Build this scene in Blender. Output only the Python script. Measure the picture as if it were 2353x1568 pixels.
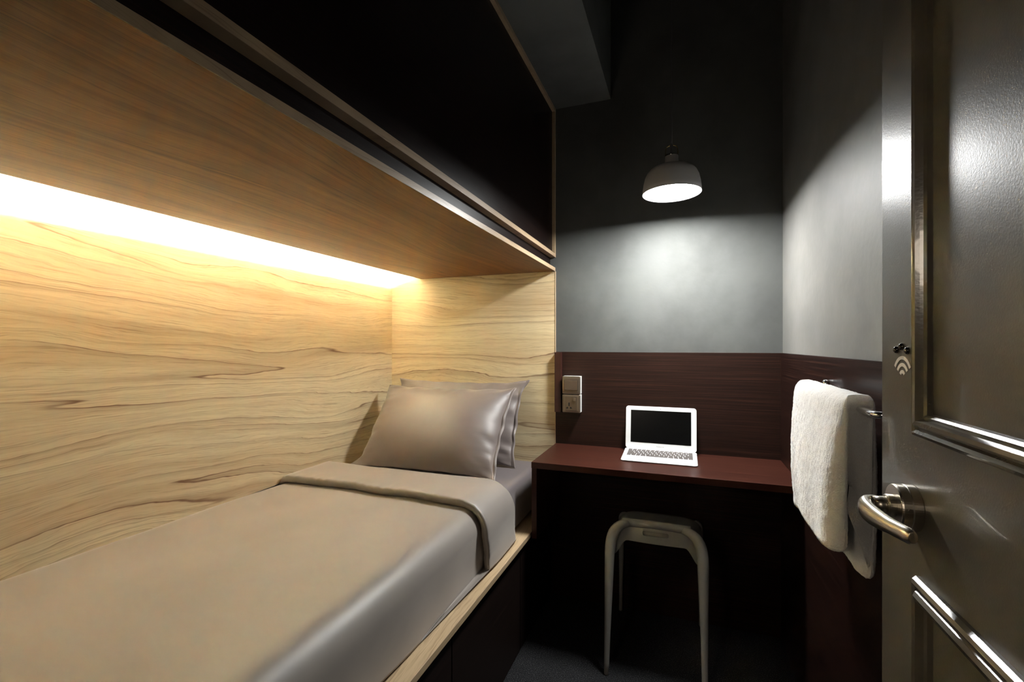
import bpy, bmesh, math, random
from mathutils import Vector, Matrix, noise

for o in list(bpy.data.objects):
    bpy.data.objects.remove(o)
S = bpy.context.scene
COL = S.collection
R = math.radians
F = 1.23            # camera height above the floor

# ------------------------------------------------------------------ camera
cd = bpy.data.cameras.new('camera')
cam = bpy.data.objects.new('camera', cd)
COL.objects.link(cam)
cd.sensor_width = 36.0
cd.lens = 36.0 * 1052 / 2353
cd.shift_y = 9 / 2353
cd.clip_start = 0.02
cam.location = (0, 0, F)
cam.rotation_euler = (R(90), 0, R(20.41))
S.camera = cam

# ------------------------------------------------------------------ world, exposure
w = bpy.data.worlds.new('world')
S.world = w
w.use_nodes = True
w.node_tree.nodes['Background'].inputs[0].default_value = (0.9, 0.85, 0.8, 1)
w.node_tree.nodes['Background'].inputs[1].default_value = 0.0005
S.view_settings.view_transform = 'Standard'
S.view_settings.look = 'None'
S.view_settings.gamma = 1
S.view_settings.use_curve_mapping = False
S.view_settings.exposure = 3.0
LAMP = 31.0        # radiance of the pendant's diffuser
LED = 320.0          # radiance of the cove strip
FILL = 0.3      # added fill for towel and door, no real corridor lamp (W)

# ------------------------------------------------------------------ materials
def new_mat(name):
    m = bpy.data.materials.new(name)
    m.use_nodes = True
    nt = m.node_tree
    return m, nt, nt.nodes['Principled BSDF']

def N(nt, kind, **kw):
    n = nt.nodes.new(kind)
    for k, v in kw.items():
        setattr(n, k, v)
    return n

def mathn(nt, op, a, b=None, c=None, clamp=False):
    n = N(nt, 'ShaderNodeMath', operation=op)
    n.use_clamp = clamp
    for i, v in enumerate((a, b, c)):
        if v is None:
            continue
        if isinstance(v, (int, float)):
            n.inputs[i].default_value = v
        else:
            nt.links.new(v, n.inputs[i])
    return n.outputs[0]

def comb(nt, x, y, z):
    n = N(nt, 'ShaderNodeCombineXYZ')
    for i, v in enumerate((x, y, z)):
        if isinstance(v, (int, float)):
            n.inputs[i].default_value = v
        else:
            nt.links.new(v, n.inputs[i])
    return n.outputs[0]

def noisen(nt, vec, scale=1.0, detail=2.0, rough=0.5, dist=0.0):
    n = N(nt, 'ShaderNodeTexNoise')
    n.inputs['Scale'].default_value = scale
    n.inputs['Detail'].default_value = detail
    n.inputs['Roughness'].default_value = rough
    n.inputs['Distortion'].default_value = dist
    nt.links.new(vec, n.inputs['Vector'])
    return n.outputs['Fac']

def smooth(nt, v, lo, hi, a=0.0, b=1.0):
    n = N(nt, 'ShaderNodeMapRange', interpolation_type='SMOOTHSTEP')
    nt.links.new(v, n.inputs['Value'])
    for k, x in (('From Min', lo), ('From Max', hi), ('To Min', a), ('To Max', b)):
        n.inputs[k].default_value = x
    return n.outputs['Result']

def mixc(nt, f, a, b, mode='MIX'):
    n = N(nt, 'ShaderNodeMix', data_type='RGBA', blend_type=mode)
    if isinstance(f, (int, float)):
        n.inputs[0].default_value = f
    else:
        nt.links.new(f, n.inputs[0])
    for i, v in ((6, a), (7, b)):
        if isinstance(v, tuple):
            n.inputs[i].default_value = v + (1,)
        else:
            nt.links.new(v, n.inputs[i])
    return n.outputs[2]

def bump(nt, bsdf, h, strength=0.2, dist=0.002):
    n = N(nt, 'ShaderNodeBump')
    n.inputs['Strength'].default_value = strength
    n.inputs['Distance'].default_value = dist
    nt.links.new(h, n.inputs['Height'])
    nt.links.new(n.outputs[0], bsdf.inputs['Normal'])

def coords(nt):
    tc = N(nt, 'ShaderNodeTexCoord')
    s = N(nt, 'ShaderNodeSeparateXYZ')
    nt.links.new(tc.outputs['Object'], s.inputs[0])
    return tc.outputs['Object'], s.outputs

def plain(name, col, rough=0.5, metal=0.0, spec=0.5, mottled=0.0, mscale=30, bmp=0.0, bscale=200, bdist=0.001, coat=0.0):
    m, nt, b = new_mat(name)
    vec, _ = coords(nt)
    if mottled:
        f = noisen(nt, vec, mscale, 3, 0.6)
        lo = tuple(c * (1 - mottled) for c in col)
        hi = tuple(min(1, c * (1 + mottled)) for c in col)
        nt.links.new(mixc(nt, smooth(nt, f, 0.3, 0.7), lo, hi), b.inputs['Base Color'])
    else:
        b.inputs['Base Color'].default_value = col + (1,)
    b.inputs['Roughness'].default_value = rough
    b.inputs['Metallic'].default_value = metal
    b.inputs['Specular IOR Level'].default_value = spec
    b.inputs['Coat Weight'].default_value = coat
    if bmp:
        bump(nt, b, noisen(nt, vec, bscale, 2, 0.5), bmp, bdist)
    return m

def pale_wood(name, along, across, seed=0.0, base=(0.73, 0.615, 0.39), dark=(0.17, 0.080, 0.042), deep=(0.53, 0.385, 0.22), lines=1.0, rough=0.45, slope=0.0, spec=0.2):
    """elm-like laminate: wavy thin dark veins, broad tone bands, fine fibres"""
    m, nt, b = new_mat(name)
    vec, xyz = coords(nt)
    a = xyz['XYZ'.index(along)]
    c = xyz['XYZ'.index(across)]
    if slope:
        c = mathn(nt, 'ADD', c, mathn(nt, 'MULTIPLY', a, slope))
    n_lo = noisen(nt, comb(nt, mathn(nt, 'MULTIPLY', a, 1.1), mathn(nt, 'MULTIPLY', c, 3.2), seed), 1, 1, 0.4)
    n_mid = noisen(nt, comb(nt, mathn(nt, 'MULTIPLY', a, 2.6), mathn(nt, 'MULTIPLY', c, 11.0), seed + 2), 1, 4, 0.62)
    cw = mathn(nt, 'ADD', c, mathn(nt, 'ADD', mathn(nt, 'MULTIPLY', mathn(nt, 'SUBTRACT', n_lo, 0.5), 0.22), mathn(nt, 'MULTIPLY', mathn(nt, 'SUBTRACT', n_mid, 0.5), 0.040)))
    # wavy veins: long contour lines, sharp on one side and soft on the other
    spread = noisen(nt, comb(nt, mathn(nt, 'MULTIPLY', a, 0.3), mathn(nt, 'MULTIPLY', cw, 9.0), seed + 21), 1, 1, 0.5)
    rings = mathn(nt, 'FRACT', mathn(nt, 'ADD', mathn(nt, 'MULTIPLY', cw, 13.0), mathn(nt, 'MULTIPLY', spread, 6.0)))
    saw = mathn(nt, 'ADD', smooth(nt, rings, 0.50, 0.97, 0.0, 0.30), smooth(nt, rings, 0.935, 0.975, 0.0, 0.62))
    edge = smooth(nt, rings, 0.975, 1.0, 1.0, 0.0)
    vein = mathn(nt, 'MULTIPLY', saw, edge)
    msk = noisen(nt, comb(nt, mathn(nt, 'MULTIPLY', a, 1.3), mathn(nt, 'MULTIPLY', cw, 11.0), seed + 7), 1, 2, 0.5)
    vein = mathn(nt, 'MULTIPLY', vein, smooth(nt, msk, 0.36, 0.56, 0.20, 1.0))
    # broad tonal bands
    band = noisen(nt, comb(nt, mathn(nt, 'MULTIPLY', a, 0.45), mathn(nt, 'MULTIPLY', cw, 9.0), seed + 11), 1, 4, 0.6)
    # fibres
    fib = noisen(nt, comb(nt, mathn(nt, 'MULTIPLY', a, 7.0), mathn(nt, 'MULTIPLY', cw, 330.0), seed), 1, 2, 0.6)
    fib2 = noisen(nt, comb(nt, mathn(nt, 'MULTIPLY', a, 2.0), mathn(nt, 'MULTIPLY', cw, 75.0), seed + 5), 1, 3, 0.6)
    col = mixc(nt, smooth(nt, band, 0.40, 0.70, 0.0, 0.75), base, deep)
    col = mixc(nt, smooth(nt, fib2, 0.42, 0.72, 0.0, 0.42), col, deep)
    col = mixc(nt, smooth(nt, fib, 0.50, 0.72, 0.0, 0.36), col, dark)
    pores = noisen(nt, comb(nt, mathn(nt, 'MULTIPLY', a, 22.0), mathn(nt, 'MULTIPLY', cw, 620.0), seed + 31), 1, 1, 0.5)
    col = mixc(nt, smooth(nt, pores, 0.56, 0.72, 0.0, 0.5), col, deep)
    col = mixc(nt, mathn(nt, 'MULTIPLY', vein, 1.0 * lines), col, dark)
    nt.links.new(col, b.inputs['Base Color'])
    b.inputs['Roughness'].default_value = rough
    b.inputs['Specular IOR Level'].default_value = spec
    bump(nt, b, fib, 0.12, 0.0006)
    return m

def dark_wood(name, along, across, base=(0.022, 0.0075, 0.0045), streak=(0.10, 0.030, 0.016), rough=0.35, seed=0.0):
    m, nt, b = new_mat(name)
    vec, xyz = coords(nt)
    a = xyz['XYZ'.index(along)]
    c = xyz['XYZ'.index(across)]
    f1 = noisen(nt, comb(nt, mathn(nt, 'MULTIPLY', a, 2.2), mathn(nt, 'MULTIPLY', c, 330.0), seed), 1, 3, 0.6)
    f2 = noisen(nt, comb(nt, mathn(nt, 'MULTIPLY', a, 1.0), mathn(nt, 'MULTIPLY', c, 60.0), seed + 4), 1, 3, 0.6)
    f3 = noisen(nt, comb(nt, mathn(nt, 'MULTIPLY', a, 14.0), mathn(nt, 'MULTIPLY', c, 700.0), seed), 1, 1, 0.5)
    k = mathn(nt, 'MULTIPLY', smooth(nt, f1, 0.42, 0.72), smooth(nt, f2, 0.3, 0.7, 0.35, 1.0))
    col = mixc(nt, k, base, streak)
    col = mixc(nt, smooth(nt, f3, 0.5, 0.8, 0.0, 0.4), col, base)
    nt.links.new(col, b.inputs['Base Color'])
    b.inputs['Roughness'].default_value = rough
    b.inputs['Specular IOR Level'].default_value = 0.22
    bump(nt, b, f1, 0.12, 0.0005)
    return m

def wall_paint(name, col, rough=0.5, spec=0.3):
    m, nt, b = new_mat(name)
    vec, xyz = coords(nt)
    cl = noisen(nt, vec, 2.2, 5, 0.6)
    fine = noisen(nt, vec, 55, 3, 0.5)
    lo = tuple(c * 0.80 for c in col)
    hi = tuple(c * 1.18 for c in col)
    nt.links.new(mixc(nt, smooth(nt, cl, 0.3, 0.7), lo, hi), b.inputs['Base Color'])
    b.inputs['Roughness'].default_value = rough
    b.inputs['Specular IOR Level'].default_value = spec
    bump(nt, b, mathn(nt, 'ADD', fine, mathn(nt, 'MULTIPLY', cl, 2.0)), 0.18, 0.002)
    return m

def emit(name, col, k):
    m, nt, b = new_mat(name)
    b.inputs['Base Color'].default_value = (0.8, 0.8, 0.8, 1)
    b.inputs['Emission Color'].default_value = col + (1,)
    b.inputs['Emission Strength'].default_value = k
    return m

def satin(name, col, rough=0.34, sheen=0.25):
    m, nt, b = new_mat(name)
    vec, xyz = coords(nt)
    big = noisen(nt, vec, 5, 3, 0.5)
    lo = tuple(c * 0.95 for c in col)
    hi = tuple(c * 1.05 for c in col)
    nt.links.new(mixc(nt, smooth(nt, big, 0.3, 0.7), lo, hi), b.inputs['Base Color'])
    b.inputs['Roughness'].default_value = rough
    b.inputs['Specular IOR Level'].default_value = 0.7
    b.inputs['Sheen Tint'].default_value = (1.0, 0.93, 0.85, 1)
    b.inputs['Sheen Weight'].default_value = sheen
    b.inputs['Sheen Roughness'].default_value = 0.4
    weave = noisen(nt, vec, 900, 1, 0.5)
    bump(nt, b, weave, 0.06, 0.0004)
    return m

M = {}
M['wood_wall'] = pale_wood('pale elm grain on long wall', 'Y', 'Z', 14.6, slope=0.03)
M['wood_head'] = pale_wood('pale elm grain on head wall', 'X', 'Z', 4.7)
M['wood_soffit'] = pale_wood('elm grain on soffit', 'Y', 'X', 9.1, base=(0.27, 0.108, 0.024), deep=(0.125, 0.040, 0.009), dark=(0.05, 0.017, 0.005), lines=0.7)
M['wood_board'] = pale_wood('pale elm grain on bed board', 'Y', 'X', 6.2, lines=0.5, base=(0.62, 0.46, 0.28))
M['wood_edge'] = pale_wood('elm edge banding', 'Y', 'Z', 2.2, lines=0.2, rough=0.35, spec=0.5, base=(0.58, 0.43, 0.28))
M['wood_edge_v'] = pale_wood('elm edge banding upright', 'Z', 'Y', 3.2, lines=0.2, rough=0.35, base=(0.58, 0.43, 0.28))
M['panel_back'] = dark_wood('dark mahogany wall panel', 'X', 'Z', base=(0.014, 0.0060, 0.0042), streak=(0.058, 0.023, 0.014), rough=0.45)
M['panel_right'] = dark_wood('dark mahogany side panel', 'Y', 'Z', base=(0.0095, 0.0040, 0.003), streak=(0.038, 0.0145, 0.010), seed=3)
M['desk_top'] = dark_wood('mahogany desk surface', 'X', 'Y', base=(0.030, 0.0090, 0.0058), streak=(0.105, 0.032, 0.019), seed=5, rough=0.34)
M['desk_edge'] = dark_wood('mahogany desk edge', 'X', 'Z', base=(0.040, 0.012, 0.008), streak=(0.075, 0.024, 0.014), seed=6, rough=0.3)
M['cabinet'] = dark_wood('very dark wenge cabinet front', 'Y', 'Z', base=(0.010, 0.0055, 0.005), streak=(0.030, 0.014, 0.010), seed=8, rough=0.36)
M['base_dark'] = dark_wood('dark wenge bed base', 'Y', 'Z', base=(0.009, 0.005, 0.004), streak=(0.022, 0.011, 0.008), seed=9, rough=0.5)
M['wall_grey'] = wall_paint('grey wall paint', (0.100, 0.103, 0.099), 0.8, 0.08)
M['wall_right'] = wall_paint('warm grey wall paint', (0.165, 0.160, 0.150), 0.55, 0.3)
M['bulkhead'] = wall_paint('grey bulkhead paint lightened for bounce', (0.17, 0.178, 0.175), 0.6, 0.2)  # lighter than the wall paint, bounce light put into the colour
M['ceiling'] = wall_paint('charcoal ceiling paint', (0.05, 0.053, 0.054), 0.6, 0.2)
M['bedding'] = satin('mocha satin bed linen', (0.262, 0.230, 0.205), 0.46, 0.5)
M['bedding_pillow'] = satin('mauve brown satin pillowcase', (0.185, 0.150, 0.138), 0.47, 0.4)
M['sheet'] = satin('mauve fitted sheet', (0.150, 0.126, 0.132), 0.48, 0.4)
M['white_metal'] = plain('bright silver laptop casing', (0.80, 0.82, 0.83), 0.38, 0.0, 0.5, coat=0.1)
M['screen'] = plain('switched off black screen', (0.002, 0.002, 0.002), 0.25, 0, 0.2)
M['key'] = plain('dark laptop key', (0.10, 0.085, 0.08), 0.5)
M['trackpad'] = plain('glass trackpad', (0.62, 0.61, 0.62), 0.3)
M['legend'] = plain('grey printed lettering', (0.30, 0.30, 0.30), 0.5)
M['stool'] = plain('light grey moulded plastic', (0.30, 0.29, 0.265), 0.42, 0, 0.45, mottled=0.03, bmp=0.05, bscale=400)
M['champagne'] = plain('champagne satin switch plate', (0.25, 0.195, 0.14), 0.32, 0.75, 0.5)
M['champagne_dark'] = plain('bronze rocker', (0.17, 0.125, 0.09), 0.36, 0.7, 0.5)
M['white_plastic'] = plain('white plastic plate back', (0.75, 0.75, 0.73), 0.4)
M['black'] = plain('black hole', (0.004, 0.004, 0.004), 0.6)
M['cable_cover'] = plain('brown painted cable cover', (0.040, 0.013, 0.009), 0.35)
M['door'] = plain('olive brown gloss door paint', (0.094, 0.080, 0.059), 0.33, 0, 0.5, mottled=0.04, mscale=8, bmp=0.22, bscale=480, bdist=0.0006, coat=0.15)
M['moulding'] = plain('olive brown gloss moulding', (0.100, 0.086, 0.066), 0.20, 0, 0.6, bmp=0.12, bscale=260, bdist=0.0006, coat=0.4)
M['steel'] = plain('brushed steel', (0.58, 0.54, 0.47), 0.30, 1.0, 0.5, bmp=0.02, bscale=700)
M['chrome'] = plain('polished chrome', (0.75, 0.75, 0.76), 0.12, 1.0)
M['stud'] = plain('dark chrome stud', (0.10, 0.09, 0.085), 0.08, 1.0)
M['emblem'] = plain('cream emblem paint', (0.80, 0.74, 0.66), 0.5)
M['brass'] = plain('polished brass', (0.80, 0.60, 0.25), 0.22, 1.0)
M['shade'] = plain('warm grey lamp enamel', (0.62, 0.62, 0.63), 0.35)
M['cord'] = plain('black textile cord', (0.09, 0.09, 0.095), 0.8, bmp=0.6, bscale=900)
M['diffuser'] = emit('glowing lamp opening', (0.99, 1.0, 0.985), LAMP)
M['led'] = emit('warm white led tape', (0.82, 0.98, 1.0), LED)

def towel_mat():
    m, nt, b = new_mat('white terry cotton')
    vec, xyz = coords(nt)
    f = noisen(nt, vec, 420, 3, 0.7)
    g = noisen(nt, vec, 60, 4, 0.65)
    nt.links.new(mixc(nt, smooth(nt, f, 0.3, 0.7), (0.88, 0.85, 0.82), (0.96, 0.95, 0.93)), b.inputs['Base Color'])
    b.inputs['Roughness'].default_value = 0.95
    b.inputs['Sheen Weight'].default_value = 0.6
    b.inputs['Sheen Roughness'].default_value = 0.5
    b.inputs['Specular IOR Level'].default_value = 0.1
    b.inputs['Subsurface Weight'].default_value = 0.45
    b.inputs['Subsurface Radius'].default_value = (1.0, 0.9, 0.8)
    b.inputs['Subsurface Scale'].default_value = 0.02
    bump(nt, b, mathn(nt, 'ADD', f, mathn(nt, 'MULTIPLY', g, 0.8)), 0.55, 0.003)
    return m
M['towel'] = towel_mat()

def carpet_mat():
    m, nt, b = new_mat('black loop carpet')
    vec, xyz = coords(nt)
    f = noisen(nt, vec, 330, 3, 0.75)
    g = noisen(nt, vec, 120, 2, 0.6)
    h = noisen(nt, vec, 6, 3, 0.6)
    col = mixc(nt, smooth(nt, f, 0.52, 0.74), (0.018, 0.018, 0.020), (0.30, 0.30, 0.31))
    col = mixc(nt, smooth(nt, h, 0.35, 0.65, 0.0, 0.4), col, (0.02, 0.02, 0.021))
    nt.links.new(col, b.inputs['Base Color'])
    b.inputs['Roughness'].default_value = 0.95
    b.inputs['Specular IOR Level'].default_value = 0.15
    bump(nt, b, mathn(nt, 'ADD', f, g), 0.9, 0.006)
    return m
M['carpet'] = carpet_mat()

# ------------------------------------------------------------------ helpers
def link(name, bm, mat, parent=None, smooth_=False, bevel=0.0, seg=2, sub=0, angle=40):
    """bm in world metres; one mesh object, origin moved to its parent's origin"""
    me = bpy.data.meshes.new(name)
    bmesh.ops.recalc_face_normals(bm, faces=bm.faces)
    if parent is not None:
        off = Vector(parent.location)
        p = parent.parent
        while p is not None:
            off += Vector(p.location)
            p = p.parent
        bmesh.ops.translate(bm, verts=bm.verts, vec=-off)
    bm.to_mesh(me)
    bm.free()
    for p_ in me.polygons:
        p_.use_smooth = smooth_
    me.materials.append(mat)
    o = bpy.data.objects.new(name, me)
    COL.objects.link(o)
    if parent is not None:
        o.parent = parent
    if bevel:
        md = o.modifiers.new('bevel', 'BEVEL')
        md.width = bevel
        md.segments = seg
        md.limit_method = 'ANGLE'
        md.angle_limit = R(angle)
    if sub:
        md = o.modifiers.new('sub', 'SUBSURF')
        md.levels = sub
        md.render_levels = sub
    return o

def add_box(bm, x0, x1, y0, y1, z0, z1):
    v = [bm.verts.new((x, y, z)) for z in (z0, z1) for y in (y0, y1) for x in (x0, x1)]
    for f in ((0, 1, 3, 2), (4, 6, 7, 5), (0, 4, 5, 1), (2, 3, 7, 6), (0, 2, 6, 4), (1, 5, 7, 3)):
        bm.faces.new([v[i] for i in f])
    return v

def boxes(name, lst, mat, parent=None, bevel=0.0, seg=2, smooth_=False):
    bm = bmesh.new()
    for b in lst:
        add_box(bm, *b)
    return link(name, bm, mat, parent, smooth_, bevel, seg)

def empty(name, loc):
    o = bpy.data.objects.new(name, None)
    COL.objects.link(o)
    o.location = loc
    o.empty_display_size = 0.05
    bpy.context.view_layer.update()
    return o

def tag(o, label, cat, group=None):
    o['label'] = label
    o['category'] = cat
    if group:
        o['group'] = group
    return o

def struct(o, label=None):
    o['kind'] = 'structure'
    if label:
        o['label'] = label
    return o

def frame_of(t, hint=Vector((0, 0, 1))):
    t = t.normalized()
    if abs(t.dot(hint)) > 0.95:
        hint = Vector((0, 1, 0))
    a = t.cross(hint).normalized()
    b = a.cross(t).normalized()
    return a, b

def add_tube(bm, pts, rad, n=16, hint=Vector((0, 0, 1)), closed_ends=True, round_end=False):
    """rad: number or list of (ra, rb)"""
    rings = []
    P = [Vector(p) for p in pts]
    for i, p in enumerate(P):
        t = (P[min(i + 1, len(P) - 1)] - P[max(i - 1, 0)])
        a, b = frame_of(t, hint)
        r = rad if isinstance(rad, (int, float)) else rad[i]
        ra, rb = (r, r) if isinstance(r, (int, float)) else r
        rings.append([bm.verts.new(p + a * (ra * math.cos(2 * math.pi * k / n)) + b * (rb * math.sin(2 * math.pi * k / n))) for k in range(n)])
    for i in range(len(rings) - 1):
        for k in range(n):
            bm.faces.new((rings[i][k], rings[i][(k + 1) % n], rings[i + 1][(k + 1) % n], rings[i + 1][k]))
    if closed_ends:
        bm.faces.new(rings[0][::-1])
        bm.faces.new(rings[-1])
    return rings

def add_lathe(bm, prof, c=(0, 0, 0), axis='Z', n=48, cap=True):
    """prof: list of (r, h)"""
    c = Vector(c)
    rings = []
    for r, h in prof:
        ring = []
        for k in range(n):
            q = 2 * math.pi * k / n
            if axis == 'Z':
                v = Vector((r * math.cos(q), r * math.sin(q), h))
            elif axis == 'X':
                v = Vector((h, r * math.cos(q), r * math.sin(q)))
            else:
                v = Vector((r * math.cos(q), h, r * math.sin(q)))
            ring.append(bm.verts.new(c + v))
        rings.append(ring)
    for i in range(len(rings) - 1):
        for k in range(n):
            bm.faces.new((rings[i][k], rings[i][(k + 1) % n], rings[i + 1][(k + 1) % n], rings[i + 1][k]))
    if cap:
        bm.faces.new(rings[0][::-1])
        bm.faces.new(rings[-1])

def bez(p0, p1, p2, p3, n=10):
    o = []
    for i in range(n + 1):
        t = i / n
        a = (1 - t)
        o.append(tuple(a ** 3 * p0[k] + 3 * a * a * t * p1[k] + 3 * a * t * t * p2[k] + t ** 3 * p3[k] for k in range(len(p0))))
    return o

def sm(a, b, x):
    t = max(0.0, min(1.0, (x - a) / (b - a)))
    return t * t * (3 - 2 * t)

# key planes
XL, XR, YB, YF = -1.538, 0.387, 2.19, -0.14
XE = -0.586        # front line of the built-in bed joinery
CEIL = F + 1.78

# ------------------------------------------------------------------ room shell
struct(boxes('floor', [(XL - 0.1, XR + 0.1, YF - 1.3, YB + 0.1, -0.08, 0.0)], M['carpet']), 'black loop carpet floor')
struct(boxes('ceiling', [(XL - 0.1, XR + 0.1, YF, YB + 0.1, CEIL, CEIL + 0.1)], M['ceiling']), 'dark ceiling above the pendant lamp')
struct(boxes('wall_left', [(XL - 0.12, XL - 0.02, YF, YB + 0.1, 0, CEIL)], M['wall_grey']))
struct(boxes('wall_back', [(XL - 0.02, XR + 0.1, YB + 0.008, YB + 0.12, 0, CEIL)], M['wall_grey']), 'grey painted back wall')
struct(boxes('wall_right', [(XR + 0.008, XR + 0.12, YF, YB + 0.008, 0, CEIL)], M['wall_right']), 'grey painted right wall')
struct(boxes('wall_front', [(XL - 0.02, XE - 0.01, YF - 0.1, YF, 0, CEIL),
                            (0.305, XR + 0.008, YF - 0.1, YF, 0, CEIL),
                            (XE - 0.01, 0.305, YF - 0.1, YF, F + 0.86, CEIL)], M['wall_grey']))
# dropped bulkhead above the bed
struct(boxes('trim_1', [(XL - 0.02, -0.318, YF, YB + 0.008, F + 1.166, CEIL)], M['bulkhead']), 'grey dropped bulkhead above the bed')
# wainscots
struct(boxes('trim_2', [(XE + 0.001, XR + 0.008, YB, YB + 0.008, 0, F - 0.034), (XE - 0.04, XE + 0.001, YB, YB + 0.008, 0, F - 0.801)], M['panel_back'], bevel=0.0008), 'dark mahogany panel on the back wall')
struct(boxes('trim_3', [(XR, XR + 0.008, YF, YB, 0, F - 0.034)], M['panel_right'], bevel=0.0008), 'dark mahogany panel on the right wall')

# ------------------------------------------------------------------ built-in joinery
al = empty('alcove_panelling', (XL, 1.2, F - 0.80))
tag(al, 'pale wood grain panelling lining the long wall and head end around the bed', 'wall panel')
boxes('side_panel', [(XL - 0.0185, XL, 0.20, YB - 0.0025, F - 0.777, F + 0.431)], M['wood_wall'], al)
boxes('head_panel', [(XL - 0.0185, XE - 0.0015, YB - 0.002, YB + 0.0065, F - 0.80, F + 0.3625), (XL - 0.0185, -1.354, YB - 0.002, YB + 0.0065, F + 0.3625, F + 0.431)], M['wood_head'], al)
boxes('edge_strip', [(XE - 0.0015, XE + 0.0005, YB - 0.004, YB + 0.0065, F - 0.80, F + 0.3625)], M['wood_edge_v'], al)['label'] = 'pale upright edge strip'
boxes('foot_panel', [(XL, -0.614, 0.20, 0.218, F - 0.78, F - 0.225)], M['wood_head'], al)

cb = empty('overhead_cabinet', (XE - 0.3, 1.2, F + 0.363))
tag(cb, 'long overhead cabinet with dark front and pale wood frame above the bed', 'cabinet')
Y0, Y1 = -0.02, YB + 0.0065
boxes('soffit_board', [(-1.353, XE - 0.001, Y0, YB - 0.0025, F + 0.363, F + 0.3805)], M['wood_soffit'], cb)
boxes('soffit_edge', [(XE - 0.001, XE, Y0, YB - 0.0025, F + 0.363, F + 0.3805)], M['wood_edge'], cb, bevel=0.0004)['label'] = 'pale front edge of the soffit board'
boxes('recess_panel', [(-0.630, -0.613, Y0, YB - 0.0025, F + 0.381, F + 0.4315)], M['cabinet'], cb)['label'] = 'dark recessed strip'
boxes('cabinet_carcass', [(XL + 0.001, -0.63, Y0, YB - 0.0025, F + 0.4605, F + 1.165)], M['cabinet'], cb)
boxes('bottom_rail', [(XL + 0.001, XE, Y0, Y1, F + 0.432, F + 0.4505)], M['wood_edge'], cb, bevel=0.0006)['label'] = 'pale wood bottom rail'
boxes('top_rail', [(-0.625, XE, Y0, Y1, F + 1.147, F + 1.1655)], M['wood_edge'], cb, bevel=0.0006)['label'] = 'pale wood top rail'
boxes('end_stile', [(-0.625, XE, YB - 0.012, Y1, F + 0.4507, F + 1.1468)], M['wood_edge_v'], cb, bevel=0.0006)['label'] = 'pale wood upright stile'
boxes('cabinet_front', [(-0.6295, XE - 0.014, Y0, YB - 0.0125, F + 0.4508, F + 1.1466)], M['cabinet'], cb)['label'] = 'nearly black wood front'

# LED tape lying in the cove between soffit and wall panel
ls = empty('led_strip', (-1.325, 1.2, F + 0.3808))
tag(ls, 'white light strip hidden behind the rear edge of the soffit board', 'strip light')
boxes('light_channel', [(-1.3295, -1.318, 0.222, YB - 0.006, F + 0.3808, F + 0.391)], M['white_plastic'], ls)
boxes('diffuser', [(-1.3315, -1.3297, 0.224, YB - 0.008, F + 0.3836, F + 0.3882)], M['led'], ls)

# bed base
bb = empty('bed_base', (-1.05, 1.2, 0))
tag(bb, 'built-in platform bed base with pale wood board and dark front below', 'bed')
boxes('platform_board', [(XL, -0.5925, 0.22, YB - 0.003, F - 0.799, F - 0.780)], M['wood_board'], bb, bevel=0.0006)
boxes('board_edge', [(-0.5925, -0.590, 0.22, YB - 0.003, F - 0.799, F - 0.780)], M['wood_edge'], bb, bevel=0.0006)['label'] = 'pale edge of the platform board'
boxes('plinth', [(XL, -0.626, 0.22, YB - 0.003, 0.0, F - 0.7995)], M['base_dark'], bb)
boxes('drawer_front', [(-0.6258, -0.610, 1.155, 1.733, 0.006, F - 0.815)], M['base_dark'], bb, bevel=0.001)
boxes('drawer_front', [(-0.6258, -0.610, 0.560, 1.150, 0.006, F - 0.815)], M['base_dark'], bb, bevel=0.001)
boxes('drawer_front', [(-0.6258, -0.610, 1.738, YB - 0.003, 0.006, F - 0.815)], M['base_dark'], bb, bevel=0.001)

# ------------------------------------------------------------------ mattress
def rounded_slab(x0, x1, y0, y1, z0, z1, r, seg=5, nx=30, ny=60):
    bm = bmesh.new()
    add_box(bm, x0, x1, y0, y1, z0, z1)
    bmesh.ops.bevel(bm, geom=list(bm.edges), offset=r, segments=seg, affect='EDGES', profile=0.6)
    return bm
MX0, MX1, MZT = XL + 0.006, -0.652, F - 0.578
mt = link('mattress', rounded_slab(MX0, MX1, 0.232, YB - 0.006, F - 0.779, MZT, 0.035), M['sheet'], smooth_=True)
tag(mt, 'single mattress in a mauve satin fitted sheet on the wooden platform', 'mattress')

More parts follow.
